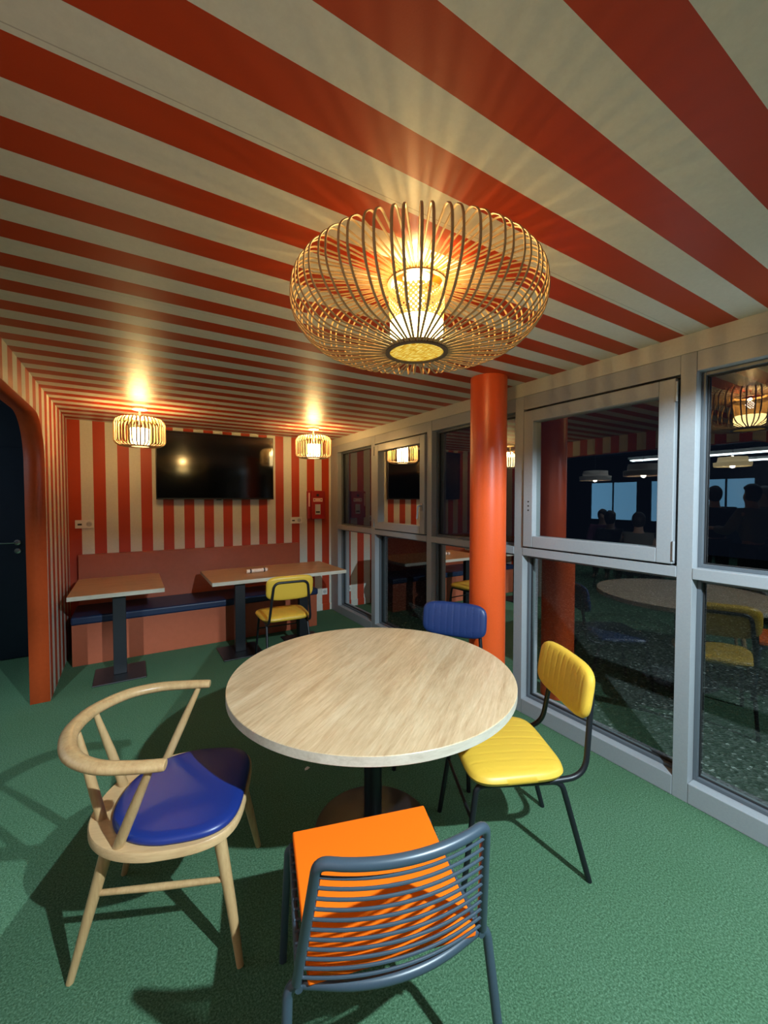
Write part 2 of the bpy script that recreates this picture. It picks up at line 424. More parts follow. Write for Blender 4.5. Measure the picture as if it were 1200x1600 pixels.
bm2 = bmesh.new(); lathe(bm2, [(0, 0), (.026, 0), (.025, .008), (.012, .01), (.012, .014), (0, .014)], 24)
bmesh.ops.rotate(bm2, verts=bm2.verts, cent=(0, 0, 0), matrix=Matrix.Rotation(PI / 2, 3, 'X'))
finish('lock_cylinder', bm2, M['chrome'], dr, smooth=True, loc=(.335, -.047, 1.052))
# baseboards
bm = bmesh.new(); box(bm, 1.99, XW, YB - .014, YB, 0, .095); struct(finish('baseboard_back', bm, M['wall_b'], bevel=.003))

# ---------------- window wall
HD0, HD1 = 2.186, 2.283         # frame head
RL0, RL1 = 1.150, 1.206         # mid rail
SI = .105
struct(boxo('wall_right', (XW - .004, XW + .22, -2.3, YB, HD1, H + .03), M['plaster']))
struct(boxo('wall_right', (XW - .004, XW + .22, HY0, -2.3, 0, HH), M['navy_paint']))
mull = [(5.085, 5.312), (4.083, 4.168), (3.036, 3.110), (1.984, 2.060), (.934, 1.004), (-.12, -.05), (-1.17, -1.10), (-2.3, -2.22)]
for i, (a, b_) in enumerate(mull):
    struct(boxo('trim_%d' % (i + 2), (XW, XW + .15, a, b_, 0, HD1), M['frame'], bevel=.002))
for i in range(len(mull) - 1):
    y1 = mull[i][0]; y0 = mull[i + 1][1]
    wn = thing('window_%d' % (i + 1), '', ''); del wn['label']; del wn['category']; struct(wn)
    wn.location = (XW, (y0 + y1) / 2, 0); h = (y1 - y0) / 2 - .0008
    D = .15
    boxo('window_head', (.0012, D, -h, h, HD0, HD1), M['frame'], wn, .002)
    boxo('window_rail', (-.003, D - .03, -h, h, RL0, RL1), M['frame'], wn, .003)
    boxo('window_sill', (-.002, D, -h, h, 0, SI), M['frame'], wn, .004)
    def stops(name, z0, z1, hh, x0, x1, t, mm):
        bm = bmesh.new(); box(bm, x0, x1, -hh, -hh + t, z0, z1); box(bm, x0, x1, hh - t, hh, z0, z1)
        box(bm, x0, x1, -hh + t, hh - t, z0, z0 + t); box(bm, x0, x1, -hh + t, hh - t, z1 - t, z1); return finish(name, bm, mm, wn, bevel=.0015)
    stops('glazing_bead', SI, RL0, h, XG - XW - .030, XG - XW, .018, M['bead'])
    stops('rubber_seal', SI + .018, RL0 - .018, h - .018, XG - XW - .010, XG - XW + .004, .005, M['gap'])
    bm = bmesh.new(); X = XG - XW + .002
    bm.faces.new([bm.verts.new(p) for p in ((X, -h + .004, SI), (X, h - .004, SI), (X, h - .004, RL0), (X, -h + .004, RL0))])
    finish('glass_pane', bm, M['glass'], wn)
    if i in (1, 3):               # opening casement
        bm = bmesh.new(); box(bm, .03, .12, -h, -h + .01, RL1, HD0); box(bm, .03, .12, h - .01, h, RL1, HD0)
        box(bm, .03, .12, -h, h, RL1, RL1 + .008); box(bm, .03, .12, -h, h, HD0 - .008, HD0)
        finish('rebate', bm, M['gap'], wn)
        a0, a1, s = RL1 + .010, HD0 - .016, .078; hh = h - .014
        bm = bmesh.new(); box(bm, -.016, .075, -hh, -hh + s, a0, a1); box(bm, -.016, .075, hh - s, hh, a0, a1)
        box(bm, -.016, .075, -hh + s, hh - s, a0, a0 + s); box(bm, -.016, .075, -hh + s, hh - s, a1 - s, a1)
        sash = finish('casement_sash', bm, M['frame'], wn, bevel=.004)
        bm = bmesh.new(); X = .028
        bm.faces.new([bm.verts.new(p) for p in ((X, -hh + s - .004, a0 + s - .004), (X, hh - s + .004, a0 + s - .004), (X, hh - s + .004, a1 - s + .004), (X, -hh + s - .004, a1 - s + .004))])
        finish('glass_pane', bm, M['glass'], wn)
        side = 1 if i == 1 else -1
        for zz in (a0 + .07, a1 - .07):
            bm = bmesh.new(); tube(bm, [(-.020, side * (hh + .007), zz - .05), (-.020, side * (hh + .007), zz + .05)], .0065, 10)
            finish('hinge', bm, M['frame'], sash, smooth=True)
        if i == 1:
            bm = bmesh.new(); box(bm, -.026, -.016, -hh + .028, -hh + .056, 1.44, 1.51)
            tube(bm, fillet([(-.022, -hh + .042, 1.49), (-.062, -hh + .042, 1.49), (-.066, -hh + .05, 1.365)], .016), .0095, 10)
            finish('window_handle', bm, M['frame'], sash, smooth=True, bevel=.002)
        else:
            for dz in (0, .03, .06):
                bm = bmesh.new(); tube(bm, [(-.0175, hh - .045, 1.475 + dz), (-.015, hh - .045, 1.475 + dz)], .006, 10)
                finish('screw_cap', bm, M['dark_plastic'], sash)
    else:
        stops('glazing_bead', RL1, HD0, h, XG - XW - .030, XG - XW, .018, M['bead'])
        stops('rubber_seal', RL1 + .018, HD0 - .018, h - .018, XG - XW - .010, XG - XW + .004, .005, M['gap'])
        bm = bmesh.new(); X = XG - XW + .002
        bm.faces.new([bm.verts.new(p) for p in ((X, -h + .004, RL1), (X, h - .004, RL1), (X, h - .004, HD0), (X, -h + .004, HD0))])
        finish('glass_pane', bm, M['glass'], wn)
# orange column
cx_, cy_, cr_ = 2.09, 2.03, .122
col = tag(latheo('column', [(0, 0), (cr_, 0), (cr_, H - .0005), (0, H - .0005)], M['column'], seg=72, loc=(cx_, cy_, 0)),
          'round orange-red column rising from floor to ceiling in front of the windows', 'column')

# ---------------- dining hall behind and beside the room (seen in the window reflections)
struct(boxo('ceiling_hall', (HX0, XL - .123, HY0, HY1, HH, HH + .06), M['navy_paint']))
struct(boxo('ceiling_hall', (XL - .123, XW + .2, HY0, YF - .001, HH, HH + .06), M['navy_paint']))
struct(boxo('wall_front', (HX0, XW + .1, HY0 - .1, HY0, 0, HH), M['navy_paint']))
struct(boxo('wall_hall_left', (HX0 - .1, HX0, HY0, HY1, 0, HH), M['navy_paint']))
struct(boxo('wall_hall_end', (HX0, -2.6, HY1, HY1 + .1, 0, HH), M['navy_paint']))
struct(boxo('wall_bulkhead', (XA, XW + .1, YF, YF + .05, H + .07, HH), M['navy_paint']))
struct(boxo('wall_bulkhead', (XA - .05, XA, YF, 5.29, H, HH), M['navy_paint']))
for i, (ya, yb) in enumerate([(3.9, 5.2), (5.5, 6.4), (6.7, 8.3)]):
    wn = thing('window_%d' % (20 + i), '', ''); del wn['label']; del wn['category']; struct(wn); wn.location = (HX0 + .001, (ya + yb) / 2, 0)
    hy = (yb - ya) / 2
    bm = bmesh.new()
    box(bm, 0, .05, -hy, -hy + .06, .9, 2.1); box(bm, 0, .05, hy - .06, hy, .9, 2.1); box(bm, 0, .05, -hy, hy, .84, .9); box(bm, 0, .05, -hy, hy, 2.1, 2.16); box(bm, 0, .045, -.02, .02, .9, 2.1)
    finish('window_frame', bm, M['navy_paint'], wn)
    boxo('glass_pane', (.004, .012, -hy + .05, hy - .05, .9, 2.1), M['winlit'], wn)
sc = thing('projection_screen', 'pale glowing projection screen on the far hall wall, mirrored in the right window', 'screen', (HX0 + .02, 2.55, 1.55))
boxo('screen_surface', (0, .01, -.6, .6, -.32, .34), M['screen_glow'], sc)
bm = bmesh.new(); tube(bm, [(.02, -.66, .38), (.02, .66, .38)], .035, 12); finish('screen_case', bm, M['white_plastic'], sc, smooth=True)
for i, (x, y0, y1, z) in enumerate([(-4.6, 2.2, 4.9, 2.42), (-5.3, 2.6, 5.3, 2.50), (-6.2, 1.4, 3.6, 2.40)]):
    t = thing('tube_light', ['long cool tube light, nearest the arch', 'long cool tube light, middle one in the hall', 'cool tube light, farthest from the arch'][i], 'lamp', (x, (y0 + y1) / 2, z), 0, 'tube lights in the hall')
    hl = (y1 - y0) / 2
    boxo('housing', (-.05, .05, -hl, hl, .0, .05), M['white_plastic'], t)
    bm = bmesh.new(); tube(bm, [(0, -hl + .03, -.018), (0, hl - .03, -.018)], .018, 10); finish('tube', bm, M['tube_glow'], t, smooth=True)
    tubeo('cord', [(0, -hl + .3, .05), (0, -hl + .3, HH - z)], .004, M['black'], t, seg=6); tubeo('cord', [(0, hl - .3, .05), (0, hl - .3, HH - z)], .004, M['black'], t, seg=6)

# ------------------------------------------------------------------ pendant lamps
def ribs(root, prof, n, m, rot0=0.0, flat=(1.0, .62), rad=.0042, name='rib'):
    bm = bmesh.new(); P = [(r, 0, z) for r, z in prof]
    tube(bm, P, rad, 6, flat=flat, fixed_up=(0, 1, 0)); r0 = finish(name, bm, m, root, smooth=True)
    r0.rotation_euler = (0, 0, rot0)
    for k in range(1, n):
        c = r0.copy(); C.objects.link(c); c.parent = root; c.rotation_euler = (0, 0, rot0 + 2 * PI * k / n + (.012 if k % 2 else -.012) * 0.8)
def prof_f(pts, rad, n=5):
    return [(v.x, v.z) for v in fillet([(r, 0, z) for r, z in pts], rad, n)]
BP = Vector((.898, 1.231, 2.088)); BR = .452
big = thing('pendant_lamp', 'large round bamboo-ribbed pendant lamp glowing above the round table', 'lamp', BP)
bprof = prof_f([(.108, .002), (.37, .022), (BR, .120), (BR - .004, .220), (.395, .262), (.10, .250)], [.10, .07, .04, .025], 7)
ribs(big, bprof, 72, M['bamboo'])
bm = bmesh.new(); lathe(bm, [(.098, -.004), (.114, -.004), (.114, .012), (.098, .012), (.098, -.004)], 64); finish('bottom_ring', bm, M['cane_ring'], big, smooth=True)
bm = bmesh.new(); lathe(bm, [(.094, .244), (.106, .244), (.106, .257), (.094, .257), (.094, .244)], 64); finish('top_ring', bm, M['bamboo'], big, smooth=True)
latheo('diffuser_disc', [(0, .001), (.099, .001), (.099, .004), (0, .004)], M['disc_big'], big, smooth=False)
bm = bmesh.new(); lathe(bm, [(.085, .005), (.096, .06), (.096, .105), (.094, .105), (.094, .06), (.083, .005)], 64); finish('diffuser', bm, M['diffuser_big'], big, smooth=True)
bm = bmesh.new(); lathe(bm, [(.097, .106), (.101, .16), (.101, .208)], 72); finish('woven_band', bm, M['woven'], big, smooth=True)
latheo('lamp_socket', [(0, .286), (.05, .286), (.05, .268), (.012, .266), (.012, .262), (0, .262)], M['white_paint'], big)
latheo('bulb', [(0, .222), (.014, .218), (.030, .195), (.030, .18), (.018, .162), (0, .156)], M['bulb_glow'], big)
LBIG = lamp('pendant_bulb_light', 'POINT', BP + Vector((0, 0, .226)), 21, WARM, .014)

def small_pendant(loc, label, first=None):
    if first: return dup(first, loc, .05, label)
    t = thing('pendant_lamp', label, 'lamp', loc, 0, 'small bamboo pendants near the back wall')
    R_ = .202; B0 = -.352
    pr = prof_f([(.075, B0 + .004), (.165, B0 + .004), (R_, B0 + .034), (R_, B0 + .214), (.172, B0 + .250), (.06, B0 + .254)], [.035, .04, .04, .035], 5)
    ribs(t, pr, 40, M['bamboo'], rad=.0058, flat=(1, .7))
    bm = bmesh.new(); lathe(bm, [(.07, B0), (.082, B0), (.082, B0 + .012), (.07, B0 + .012), (.07, B0)], 48); finish('bottom_ring', bm, M['bamboo'], t, smooth=True)
    bm = bmesh.new(); lathe(bm, [(.055, B0 + .246), (.068, B0 + .246), (.068, B0 + .256), (.055, B0 + .256), (.055, B0 + .246)], 48); finish('top_ring', bm, M['bamboo'], t, smooth=True)
    latheo('diffuser_disc', [(0, B0 + .002), (.069, B0 + .002), (.069, B0 + .006), (0, B0 + .006)], M['disc_small'], t, smooth=False)
    bm = bmesh.new(); lathe(bm, [(.072, B0 + .012), (.076, B0 + .16), (.074, B0 + .16), (.07, B0 + .012)], 48); finish('diffuser', bm, M['diffuser_small'], t, smooth=True)
    latheo('canopy', [(0, -.001), (.062, -.001), (.062, -.022), (.055, -.026), (0, -.026)], M['white_paint'], t)
    bm = bmesh.new(); tube(bm, [(0, 0, -.026), (0, 0, B0 + .20)], .008, 10); finish('stem', bm, M['white_paint'], t, smooth=True)
    bm = bmesh.new(); 
    for k in range(3):
        a = k * 2 * PI / 3; tube(bm, [(0, 0, B0 + .250), (.06 * math.cos(a), .06 * math.sin(a), B0 + .251)], .003, 6)
    finish('spider', bm, M['white_paint'], t)
    return t
p1 = (.078, 4.30, H); p2 = (1.80, 4.47, H)
sp1 = small_pendant(p1, 'small bamboo pendant lamp, the left one, left of the television')
sp2 = small_pendant(p2, 'small bamboo pendant lamp right of the television, nearer the windows', sp1)
for p in (p1, p2):
    lamp('small_pendant_light', 'POINT', Vector(p) + Vector((0, 0, -.170)), 25, WARM, .07)

# woven hall pendants
def hall_pendant(loc, R_, hgt, label):
    t = thing('pendant_lamp', label, 'lamp', loc, 0, 'woven pendants in the hall')
    bm = bmesh.new(); lathe(bm, [(R_, 0), (R_ * 1.02, hgt * .45), (R_ * .82, hgt * .5), (R_ * .78, hgt), (R_ * .3, hgt * 1.05), (R_ * .3, hgt * 1.03), (R_ * .76, hgt * .97), (R_ * .8, hgt * .47), (R_ * .99, hgt * .42), (R_ * .97, 0), (R_, 0)], 40)
    finish('lamp_shade', bm, M['paper'], t, smooth=True)
    latheo('bulb', [(0, -.035), (.035, -.015), (.045, .03), (.02, .10), (.02, .19), (0, .19)], M['bulb_glow'], t)
    bm = bmesh.new(); tube(bm, [(0, 0, .17), (0, 0, HH - loc[2])], .004, 6); finish('cord', bm, M['black'], t)
    return t
hall_pendant((-3.5, 5.05, 1.95), .30, .2, 'woven hall pendant mirrored in the casement window, the left of two')
hall_pendant((-2.6, 3.65, 1.95), .30, .2, 'woven hall pendant mirrored in the casement window, the right of two')
h3 = hall_pendant((-3.9, 2.9, 2.12), .26, .16, 'small glowing pendant mirrored under the big lamp in the right window')
for o in h3.children:
    if o.name.startswith('lamp_shade'):
        o.data = o.data.copy(); o.data.materials[0] = M['disc_small']
for KP, lab in ((KEY, 'small white ceiling spotlight hanging behind the camera near the windows'), (KEY2, 'small white ceiling spotlight in the hall left behind the camera')):
    t = thing('spotlight', lab, 'lamp', KP)
    bm = bmesh.new(); lathe(bm, [(.045, -.01), (.045, .10), (.02, .12), (0, .12), (0, .115), (.018, .115), (.042, .097), (.042, -.01)], 32); 
    finish('lamp_housing', bm, M['white_plastic'], t, smooth=True, loc=(0, -.06, .03)).rotation_euler = (math.radians(55), 0, 0)
    bm = bmesh.new(); tube(bm, [(0, -.10, .12), (0, -.10, HH - KP.z)], .008, 8); finish('stem', bm, M['white_plastic'], t, smooth=True)

# ------------------------------------------------------------------ round table
TX, TY, TR, TZ = .952, 1.645, .645, .75
rt = thing('round_table', 'large round pale oak table on a single black pedestal in the middle of the room', 'table', (TX, TY, 0))
bm = bmesh.new()
lathe(bm, [(0, TZ), (TR - .002, TZ), (TR, TZ - .002)], 128, mi=0); lathe(bm, [(TR, TZ - .002), (TR, TZ - .034), (TR - .002, TZ - .036), (0, TZ - .036)], 128, mi=1)
bmesh.ops.remove_doubles(bm, verts=bm.verts, dist=1e-5)
finish('tabletop', bm, [M['oak_round'], M['ply_edge']], rt, smooth=True)
latheo('pedestal', [(0, TZ - .036), (.15, TZ - .036), (.15, TZ - .042), (.042, TZ - .044), (.042, .022), (0, .022)], M['black'], rt)
latheo('base', [(0, .022), (.05, .022), (.05, .016), (.26, .012), (.272, .007), (.272, 0), (0, 0)], M['black'], rt, seg=72)

# ------------------------------------------------------------------ bench and wall tables
bn = thing('bench', 'long built-in bench with navy cushion and terracotta panels along the back wall', 'bench', (.72, 4.98, 0))
BX0, BX1 = -.487 - .72, 1.925 - .72
YB_ = YB - 4.98 - .003
boxo('seat_box', (BX0, BX1, -.28, YB_, 0, .385), M['terracotta'], bn, .002)
boxo('back_panel', (BX0 + .012, BX1 - .03, YB_ - .075, YB_, .45, .975), M['terracotta'], bn, .004)
bm = bmesh.new(); box(bm, BX0 - .006, BX1 + .012, -.298, YB_ - .077, .3855, .462)
finish('seat_cushion', bm, M['navy_vinyl'], bn, bevel=.018, seg=4, smooth=True)
def leg_mesh(parent, x, y):
    boxo('pedestal', (x - .05, x + .05, y - .03, y + .03, .0105, .7125), M['black'], parent, .003)
    boxo('base_plate', (x - .195, x + .195, y - .21, y + .20, 0, .010), M['black'], parent, .003)
def rect_table(label, x0, x1, y0, y1, cols, first=False):
    t = thing('dining_table', label, 'table', ((x0 + x1) / 2, (y0 + y1) / 2, 0))
    hx, hy = (x1 - x0) / 2, (y1 - y0) / 2
    bm = bmesh.new(); box(bm, -hx, hx, -hy, hy, .7135, .75)
    for f in bm.faces: f.material_index = 0 if abs(f.calc_center_median().z - .75) < 1e-4 else 1
    o = finish('tabletop', bm, [M['oak_table'], M['ply_edge']], t, bevel=.0015)
    for c in cols: leg_mesh(t, c - (x0 + x1) / 2, 4.305 - (y0 + y1) / 2)
    return t
rect_table('small oak-topped table on one black post at the left end of the bench', -.462, .246, 4.185, 5.09, (-.104,))
rect_table('long oak-topped table on two black posts before the right half of the bench', .648, 2.075, 4.185, 4.975, (.925, 1.60))
# rolled item on the long table
rl = thing('paper_roll', 'short pale roll held by two dark bands lying on the long oak table', 'roll', (1.165, 4.55, .7505 + .022), math.radians(4))
bm = bmesh.new(); tube(bm, [(-.115, 0, 0), (-.112, 0, 0), (.112, 0, 0), (.115, 0, 0)], [.017, .021, .021, .017], 16); finish('roll', bm, M['paper'], rl, smooth=True)
for x in (-.072, .078):
    bm = bmesh.new(); tube(bm, [(x - .007, 0, 0), (x + .007, 0, 0)], .0218, 18); finish('band', bm, M['gap'], rl, smooth=True)
# scrap on the carpet
bm = bmesh.new(); v = [bm.verts.new(p) for p in ((-.016, -.006, .001), (.0, -.012, .005), (.018, .002, .002), (.006, .012, .006), (-.01, .008, .002))]
bm.faces.new(v); g = bmesh.ops.extrude_face_region(bm, geom=bm.faces[:]); bmesh.ops.translate(bm, verts=[e for e in g['geom'] if isinstance(e, bmesh.types.BMVert)], vec=(0, 0, .0025))
tag(finish('paper_scrap', bm, M['white_plastic'], loc=(.837, 2.202, 0)), 'tiny white paper scrap lying on the carpet under the round table', 'litter')

# ------------------------------------------------------------------ television, sockets, alarm box
tv = thing('television', 'wide black flat television mounted on the striped back wall', 'television', (.897, 5.25, 1.94))
boxo('housing', (-.659, .659, -.03, .0, -.389, .389), M['tv_body'], tv, .004)
boxo('back_box', (-.35, .35, .0, YB - 5.25 - .001, -.22, .22), M['tv_body'], tv, .004)
boxo('screen', (-.650, .650, -.0318, -.0302, -.372, .381), M['tv_screen'], tv)
boxo('sensor', (-.03, .03, -.032, -.02, -.397, -.385), M['tv_body'], tv, .002)
def socket(x, z, n, label, vertical=False):
    wd = .08 * n
    t = thing('wall_socket', label, 'socket', (x, YB, z), 0, 'wall sockets on the back wall')
    boxo('plate', (-wd / 2, wd / 2, -.012, -.0005, -.043, .043), M['white_plastic'], t, .003)
    for k in range(n):
        c = -wd / 2 + .04 + .08 * k
        if n > 1 and k == 0:
            boxo('jack', (c - .018, c + .018, -.0135, -.0118, -.012, .006), M['dark_plastic'], t)
        else:
            bm = bmesh.new(); lathe(bm, [(.026, 0), (.022, .0), (.020, .004), (0, .004)], 24)
            bmesh.ops.rotate(bm, verts=bm.verts, cent=(0, 0, 0), matrix=Matrix.Rotation(PI / 2, 3, 'X'))
            finish('outlet', bm, M['label_grey'], t, smooth=True, loc=(c, -.0125, 0))
            for s in (-1, 1):
                bm = bmesh.new(); tube(bm, [(c + s * .009, -.0172, 0), (c + s * .009, -.0155, 0)], .003, 8); finish('pin_hole', bm, M['dark_plastic'], t)
socket(-.42, 1.292, 2, 'white double wall socket on the stripes at the left of the back wall')
socket(1.883, 1.272, 2, 'white double wall socket right of the television, left of the red box')
socket(2.29, .262, 1, 'white single socket low on the wall beside the window corner')
fa = thing('alarm_box', 'red fire alarm box with pale labels on the back wall beside the windows', 'alarm', (2.155, YB, 1.475))
boxo('case', (-.075, .122, -.062, -.001, -.19, .195), M['red_plastic'], fa, .006)
boxo('side_case', (-.125, -.076, -.05, -.001, -.19, .195), M['red_plastic'], fa, .012)
boxo('side_label', (-.112, -.092, -.0515, -.0502, -.02, .165), M['label'], fa)
boxo('name_label', (-.05, .085, -.0640, -.0622, .045, .095), M['label'], fa)
boxo('button_window', (-.022, .055, -.0645, -.0622, -.13, .01), M['label_grey'], fa, .001)
boxo('button_mark', (-.012, .045, -.0655, -.0646, -.105, -.085), M['dark_plastic'], fa)
bm = bmesh.new(); lathe(bm, [(0, .012), (.016, .012), (.018, 0), (0, 0)], 20); bmesh.ops.rotate(bm, verts=bm.verts, cent=(0, 0, 0), matrix=Matrix.Rotation(PI / 2, 3, 'X'))
finish('key_lock', bm, M['dark_plastic'], fa, smooth=True, loc=(.015, -.062, .135))
for x in (-.03, .065):
    boxo('label_mark', (x - .008, x + .008, -.0650, -.0641, .066, .078), M['dark_plastic'], fa)

# ------------------------------------------------------------------ retro padded chair (x = facing forward)
def padded_chair(name, label, mm, loc, ang, group=None):
    t = thing(name, label, 'chair', loc, ang, group)
    # seat pad: channels run front to back (local X); build in XY with Y = front-back then turn
    bm = bmesh.new(); pad(bm, .465, .415, .056, groove=.048, p=5, crown=.012, taper=.05)
    bmesh.ops.rotate(bm, verts=bm.verts, cent=(0, 0, 0), matrix=Matrix.Rotation(-PI / 2, 3, 'Z'))
    finish('seat', bm, mm, t, smooth='all', loc=(-.008, 0, .447))
    tilt = math.radians(9)
    bm = bmesh.new(); pad(bm, .430, .225, .050, groove=.043, p=4.2, crown=.006, nx=72, ny=32)
    for v in bm.verts:                      # gentle curve across the back
        v.co.z += .10 * v.co.x * v.co.x * 3.0
    # stand it up: local Y -> up, Z -> forward(+x)
    R1 = Matrix(((0, 0, 1), (1, 0, 0), (0, 1, 0)))
    bmesh.ops.transform(bm, verts=bm.verts, matrix=R1.to_4x4())
    bmesh.ops.rotate(bm, verts=bm.verts, cent=(0, 0, 0), matrix=Matrix.Rotation(-tilt, 3, 'Y'))
    finish('backrest', bm, mm, t, smooth='all', loc=(-.303, 0, .755))
    r = .0115
    # legs: two per side with bent tops
    for s in (-1, 1):
        tubeo('leg', fillet([(.225, s * .215, 0), (.165, s * .190, .412), (.10, s * .190, .412)], .05), r, M['black'], t)
        tubeo('leg', fillet([(-.300, s * .205, 0), (-.185, s * .190, .412), (-.10, s * .190, .412)], .05), r, M['black'], t)
        tubeo('seat_rail', [(.11, s * .190, .412), (-.11, s * .190, .412)], r * .98, M['black'], t)
    tubeo('crossbar', [(.185, -.196, .275), (.185, .196, .275)], .007, M['black'], t)
    for x in (-.10, .10): tubeo('seat_support', [(x, -.186, .412), (x, .186, .412)], .008, M['black'], t)
    pts = [(-.13, .192, .414), (-.285, .192, .428), (-.336, .152, .812), (-.336, -.152, .812), (-.285, -.192, .428), (-.13, -.192, .414)]
    tubeo('back_frame', fillet(pts, [.10, .055, .055, .10], 9), r, M['black'], t)
    return t
padded_chair('padded_chair', 'yellow padded chair at the right of the round table by the windows', M['yellow'], (1.385, 1.262, 0), math.radians(153), 'padded black-framed chairs')
padded_chair('padded_chair', 'dark blue padded chair in front of the orange column', M['blue_vinyl'], (1.565, 1.885, 0), math.radians(214.5), 'padded black-framed chairs')
padded_chair('padded_chair', 'yellow padded chair seen from behind at the long table by the bench', M['yellow'], (1.235, 3.885, 0), math.radians(86), 'padded black-framed chairs')

# ------------------------------------------------------------------ wire-back chair with orange cushion
wc = thing('wire_chair', 'slate blue wire-back metal chair with a square orange seat cushion', 'chair', (.585, .985, 0), math.radians(73.3))
ms = M['steel_blue']; r = .0125
zs = .425
def back_pt(v, q):
    """v across -1..1, q 0..1 up the back; back leans backwards and bows"""
    hw = .236 - .040 * q
    x = -.176 - .087 * q - .040 * (1 - v * v)
    return Vector((x, v * hw, zs + .012 + .349 * q))
# rear frame: leg - crossrail - leg (rail dips back), split in rail and legs
bm = bmesh.new(); rail = [(-.166 - .05 * (1 - (v / 10) ** 2), v / 10 * .225, zs) for v in range(-8, 9)]
tube(bm, rail, r, 12); finish('rear_rail', bm, ms, wc, smooth=True)
for s in (-1, 1):
    tubeo('leg', fillet([(-.25, s * .275, 0), (-.160, s * .256, zs), (-.184, s * .18, zs)], .038), r, ms, wc, seg=14)
    tubeo('leg', fillet([(.265, s * .262, 0), (.232, s * .243, zs - .012), (.205, s * .20, zs - .012)], .04), r, ms, wc, seg=14)
    tubeo('seat_rail', [(.235, s * .232, zs - .008), (-.185, s * .232, zs)], .009, ms, wc)
tubeo('front_rail', [(.222, -.22, zs - .012), (.222, .22, zs - .012)], r, ms, wc)
# back loop
loop = [back_pt(-1, 0), back_pt(-1, .45), back_pt(-1, .86), ] 
top = [back_pt(v / 8, 1.0) for v in range(-7, 8)]
pts = [back_pt(-1, 0), back_pt(-1, .5), back_pt(-1, 1.0)] + top[1:-1] + [back_pt(1, 1.0), back_pt(1, .5), back_pt(1, 0)]
pts2 = fillet([back_pt(-1, 0), back_pt(-1, 1.0), top[1]], .05, 6)[:-1] + top[1:-1] + fillet([top[-2], back_pt(1, 1.0), back_pt(1, 0)], .05, 6)[1:]
tubeo('back_frame', pts2, [r] * len(pts2), ms, wc, seg=14)
for k in range(11):
    q = .06 + .845 * k / 10
    tubeo('back_rod', [back_pt(v / 8 * .97, q) + Vector((-.004, 0, 0)) for v in range(-8, 9)], .0037, ms, wc, seg=8)
for k in range(13):
    x = -.145 + .355 * k / 12
    tubeo('seat_rod', [(x, -.236, zs + .004), (x, .236, zs + .004)], .0042, ms, wc, seg=8)
bm = bmesh.new(); v = box(bm, -.192, .236, -.212, .212, zs + .009, zs + .036)
for q in bm.verts:
    if q.co.x > 0: q.co.y *= 1.08
finish('seat_cushion', bm, M['orange_felt'], wc, bevel=.005, seg=3, smooth=True)

# ------------------------------------------------------------------ round-backed beech armchair (x = forward)
ac = thing('armchair', 'pale beech armchair with a curved bow rail and blue leather seat pad', 'chair', (.128, 1.672, 0), math.radians(-21.5))
be = M['beech']; V0 = .02
def outline(n=96, k=1.0, rear=0.0):
    out = []
    for i in range(n):
        a = 2 * PI * i / n; c, s = math.cos(a), math.sin(a); p = 2.35 + 1.5 * max(0, c) ** .5
        rr = (abs(c) ** p + abs(s) ** p) ** (-1 / p)
        x = c * rr * .262; y = s * rr * .270
        y *= (1 - .10 * max(0, -x / .262)) * (1.0)
        out.append((x * k, y * k))
    return out
def slab(bm, ol, z0, z1, ch=.006, dish=0):
    rings = []
    for (kk, z) in ((1 - .02, z0), (1, z0 + ch), (1, z1 - ch), (1 - .015, z1)):
        rings.append([bm.verts.new((x * kk, y * kk, z)) for x, y in ol])
    n = len(ol)
    for a, b_ in zip(rings, rings[1:]):
        for i in range(n): bm.faces.new((a[i], a[(i + 1) % n], b_[(i + 1) % n], b_[i]))
    bm.faces.new(rings[0][::-1]); bm.faces.new(rings[-1])
bm = bmesh.new(); slab(bm, outline(), .415, .448); finish('seat', bm, M['beech_seat'], ac, smooth=True, loc=(-.012, V0, 0))
bm = bmesh.new(); ol = [(x * .84 + .034, y * .91) for x, y in outline()]
rings = []
for kk, z in ((1.0, .4485), (1.005, .455), (.99, .464), (.955, .4695), (.85, .4725), (.5, .4735)):
    rings.append([bm.verts.new(((x - .034) * kk + .034, y * kk, z)) for x, y in ol])
for a, b_ in zip(rings, rings[1:]):
    for i in range(len(ol)): bm.faces.new((a[i], a[(i + 1) % len(ol)], b_[(i + 1) % len(ol)], b_[i]))
bm.faces.new(rings[-1]); bm.faces.new(rings[0][::-1]); finish('seat_pad', bm, M['blue_leather'], ac, smooth='all', loc=(-.012, V0, 0))
